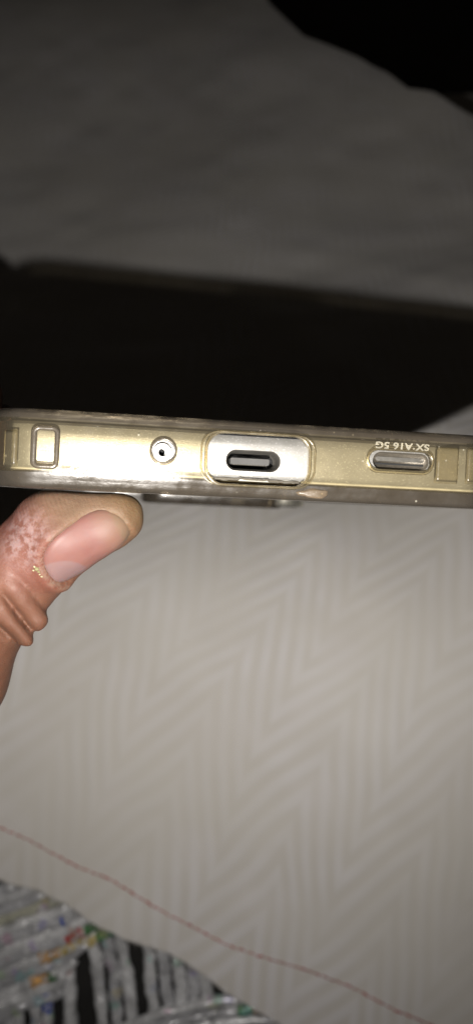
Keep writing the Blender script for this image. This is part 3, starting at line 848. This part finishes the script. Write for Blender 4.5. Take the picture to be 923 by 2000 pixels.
def skin():
    m = NT('skin')
    def cp(px, py, dd=TD - 7): return tuple(P(px, py, dd) * MM)
    n1 = m.noise(170, 4); n2 = m.noise(700, 4, .6); n3 = m.noise(2600, 3, .6)
    base = m.mix(m.ramp(n1, .3, .7), (0.10, 0.045, 0.027), (0.135, 0.062, 0.038))
    # pad and finger tip pressed pale and yellowish; knuckle brown; dorsum red
    padf = m.math('MULTIPLY', m.ramp(m.sep()[1], cp(100, 1020)[1], cp(100, 985)[1]), .85)
    tipf = m.ramp(m.dist(cp(250, 990, TD)), .0075, .0028)
    pale = m.ramp(m.dist(cp(175, 975, TD - 2)), .0125, .005)
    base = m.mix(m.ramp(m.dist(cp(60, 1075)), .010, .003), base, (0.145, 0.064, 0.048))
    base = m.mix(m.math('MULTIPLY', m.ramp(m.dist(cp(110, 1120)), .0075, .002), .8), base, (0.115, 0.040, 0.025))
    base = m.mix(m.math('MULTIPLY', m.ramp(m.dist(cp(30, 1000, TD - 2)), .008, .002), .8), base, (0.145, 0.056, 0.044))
    base = m.mix(pale, base, (0.150, 0.096, 0.060))
    base = m.mix(m.math('MULTIPLY', tipf, .9), base, (0.115, 0.074, 0.034))
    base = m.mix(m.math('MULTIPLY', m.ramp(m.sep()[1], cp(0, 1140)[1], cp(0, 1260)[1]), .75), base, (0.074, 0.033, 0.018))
    dry = m.math('MULTIPLY', m.ramp(m.dist(cp(50, 1052)), .0068, .0015), m.ramp(n2, .38, .6))
    base = m.mix(m.math('MULTIPLY', dry, .85), base, (0.235, 0.155, 0.145))
    # flaking skin along the root of the nail
    def nail_ring():
        vm = m.new('ShaderNodeVectorMath', operation='SUBTRACT'); m.l.new(m.obj, vm.inputs[0]); vm.inputs[1].default_value = tuple(NC * MM)
        def dot(vv):
            q = m.new('ShaderNodeVectorMath', operation='DOT_PRODUCT'); m.l.new(vm.outputs[0], q.inputs[0]); q.inputs[1].default_value = tuple(vv); return q.outputs['Value']
        uu, vv_ = dot(NA), dot(NW)
        e = lambda a_, s_: m.math('POWER', m.math('ABSOLUTE', m.math('DIVIDE', a_, s_)), 2.6)
        r_ = m.math('POWER', m.math('ADD', e(uu, NL * MM), e(vv_, NWD * MM)), 1 / 2.6)
        return r_, uu
    r_, uu = nail_ring()
    rim = m.math('MULTIPLY', m.ramp(m.math('ABSOLUTE', m.math('SUBTRACT', r_, 1.06)), .14, .02), m.ramp(uu, .001, -.003))
    base = m.mix(m.math('MULTIPLY', m.math('MULTIPLY', rim, .7), m.ramp(n2, .35, .6)), base, (0.17, 0.112, 0.082))
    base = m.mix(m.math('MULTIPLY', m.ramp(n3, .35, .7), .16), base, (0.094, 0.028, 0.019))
    # ridges of the finger print on the pad side
    wv = m.new('ShaderNodeTexWave', wave_type='BANDS', bands_direction='X'); wv.inputs['Scale'].default_value = 480
    wv.inputs['Distortion'].default_value = 1.4; wv.inputs['Detail'].default_value = 1; wv.inputs['Detail Scale'].default_value = .8
    m.l.new(m.mapping(rot=(0, 0, R(-28))), wv.inputs[0])
    ridge = m.math('MULTIPLY', wv.outputs['Fac'], m.math('MULTIPLY', m.ramp(m.sep()[1], cp(0, 1025, TD)[1], cp(0, 995, TD)[1]), m.ramp(m.sep()[0], cp(150, 0)[0], cp(70, 0)[0], .2, 1)))
    base = m.mix(m.math('MULTIPLY', ridge, .16), base, (0.216, 0.118, 0.097))
    vo = m.new('ShaderNodeTexVoronoi', feature='DISTANCE_TO_EDGE'); m.l.new(m.obj, vo.inputs['Vector']); vo.inputs['Scale'].default_value = 1500
    cell = m.ramp(vo.outputs['Distance'], 0, .12)
    h = m.math('ADD', m.math('MULTIPLY', n2, 1.2), m.math('ADD', m.math('MULTIPLY', n3, .6), m.math('MULTIPLY', cell, .15)))
    h = m.math('ADD', h, m.math('MULTIPLY', ridge, .55))
    h = m.math('ADD', h, m.math('MULTIPLY', rim, m.math('MULTIPLY', n3, 1.4)))
    m.set(Base_Color=base, Roughness=m.ramp(n2, .3, .7, .52, .7), Normal=m.bump(h, .55, .00016))
    m.b.inputs['Specular IOR Level'].default_value = .3
    m.b.inputs['Subsurface Weight'].default_value = .35
    m.b.inputs['Subsurface Radius'].default_value = (1.0, .35, .18)
    m.b.inputs['Subsurface Scale'].default_value = .0012
    return m.m
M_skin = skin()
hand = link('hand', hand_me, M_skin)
hand.matrix_world = MC
fix_normals(hand)
md = hand.modifiers.new('soft', 'SMOOTH'); md.factor = .5; md.iterations = 2
tag(hand, 'left hand holding the cased phone, thumb pressed on its back', 'hand')
# nail
def nail():
    def field(p):
        i = (p - lo) / VX; i0 = np.floor(i).astype(int); fr = i - i0; r = 0
        for dx in (0, 1):
            for dy in (0, 1):
                for dz in (0, 1):
                    wt = (fr[..., 0] if dx else 1 - fr[..., 0]) * (fr[..., 1] if dy else 1 - fr[..., 1]) * (fr[..., 2] if dz else 1 - fr[..., 2])
                    r = r + wt * SD[i0[..., 0] + dx, i0[..., 1] + dy, i0[..., 2] + dz]
        return r
    nr, nt = 16, 64
    V = []
    for i in range(nr + 1):
        rr = i / nr * 1.04
        for k in range(nt):
            a = 2 * math.pi * k / nt; ca, sa_ = math.cos(a), math.sin(a)
            q = (abs(ca) ** 2.6 + abs(sa_) ** 2.6) ** (-1 / 2.6)
            V.append((rr * q * ca * NL, rr * q * sa_ * NWD, rr))
    V = np.array(V)
    base = NC + V[:, :1] * NA + V[:, 1:2] * NW
    h = np.full(len(V), 11.0)
    for _ in range(60):
        d = field(base + h[:, None] * NN); h = h - np.clip(d, -.4, .6) * .8
    # lie on the un-sunk skin, smoothed
    U = V[:, 0]; rr = V[:, 2]
    h = h + .9 * np.clip((1.04 - rr) / .12, 0, 1)
    H = h.reshape(nr + 1, nt); H = np.where(H > 7, 0, H); H[0] = H[0].mean()
    for _ in range(14):
        G = H.copy(); G[1:-1] = (H[1:-1] * 2 + H[:-2] + H[2:] + np.roll(H, 1, 1)[1:-1] + np.roll(H, -1, 1)[1:-1]) / 6
        G[-1] = (np.roll(H, 1, 1)[-1] + np.roll(H, -1, 1)[-1] + H[-1] * 2) / 4; G[0] = G[1].mean(); H = G
    hs = H.ravel(); co = [hs[0]]
    hh = hs + .16 - .42 * np.clip((rr - .90) / .14, 0, 1) ** 2
    topv = base + hh[:, None] * NN
    botv = base + (hh - .45)[:, None] * NN
    n = len(V); fc = []
    for i in range(nr):
        for k in range(nt):
            q = (i * nt + k, i * nt + (k + 1) % nt, (i + 1) * nt + (k + 1) % nt, (i + 1) * nt + k)
            fc.append(q); fc.append(tuple(j + n for j in q[::-1]))
    for k in range(nt): fc.append((nr * nt + k, nr * nt + (k + 1) % nt, n + nr * nt + (k + 1) % nt, n + nr * nt + k))
    m = NT('nail_plate')
    def cp(u_, v_): return tuple((NC + NA * u_ + NW * v_ + NN * (float(co[0]) )) * MM)
    vm = m.new('ShaderNodeVectorMath', operation='SUBTRACT'); m.l.new(m.obj, vm.inputs[0]); vm.inputs[1].default_value = tuple(NC * MM)
    dp = m.new('ShaderNodeVectorMath', operation='DOT_PRODUCT'); m.l.new(vm.outputs[0], dp.inputs[0]); dp.inputs[1].default_value = tuple(NA)
    c = m.mix(m.ramp(m.noise(260, 3), .3, .7), (0.145, 0.066, 0.056), (0.160, 0.076, 0.063))
    c = m.mix(m.ramp(dp.outputs['Value'], .001, .0052), c, (0.15, 0.082, 0.060))
    c = m.mix(m.ramp(dp.outputs['Value'], .0052, .0063), c, (0.14, 0.090, 0.058))
    dq = m.new('ShaderNodeVectorMath', operation='DOT_PRODUCT'); m.l.new(vm.outputs[0], dq.inputs[0]); dq.inputs[1].default_value = tuple(NW)
    lu = m.math('DIVIDE', m.math('ADD', dp.outputs['Value'], .0066), .0046); lv = m.math('DIVIDE', m.math('ADD', dq.outputs['Value'], .0016), .0040)
    lun = m.ramp(m.math('SQRT', m.math('ADD', m.math('MULTIPLY', lu, lu), m.math('MULTIPLY', lv, lv))), 1.06, .92)
    c = m.mix(m.math('MULTIPLY', lun, .8), c, (0.155, 0.100, 0.096))
    m.set(Base_Color=c, Roughness=.5, Normal=m.bump(m.noise(900, 3, vec=m.mapping(rot=(0, 0, R(-28)), scale=(.15, 1, 1))), .18, .0001))
    m.b.inputs['Subsurface Weight'].default_value = .3; m.b.inputs['Subsurface Scale'].default_value = .001
    m.b.inputs['Specular IOR Level'].default_value = .25
    o = mesh('fingernail', np.vstack([topv, botv]), fc, m.m, hand); fix_normals(o)
    o['label'] = 'pink thumbnail with a pale half-moon at its root'
    return field
field = nail()
# yellow crumb stuck to the thumb, below the nail
def on_skin(px, py):
    d = np.arange(118, 150, .1); pp = np.stack([(px - 461.5) / F * d, (1000 - py) / F * d, -d], 1)
    g_ = field(pp); i = int(np.argmax(g_ < 0)); return pp[i]
cr = empty('crumb', MC)
tag(cr, 'tiny yellow-green crumb of dirt stuck on the thumb below the nail', 'crumb')
M_crumb = simple('crumb_dirt', (.16, .14, .06), .7); M_crumb2 = simple('crumb_pale', (.30, .26, .15), .7)
for (px, py, r, mt) in ((72, 1111, .42, M_crumb), (76, 1117, .25, M_crumb), (68, 1107, .22, M_crumb2), (82, 1126, .2, M_crumb2), (78, 1122, .18, M_crumb2), (66, 1114, .2, M_crumb2)):
    q = on_skin(px, py); lump('crumb_grain', *(q + np.array([0, 0, .05])), r, r * .8, r * .5, mt, cr, int(px), 2)
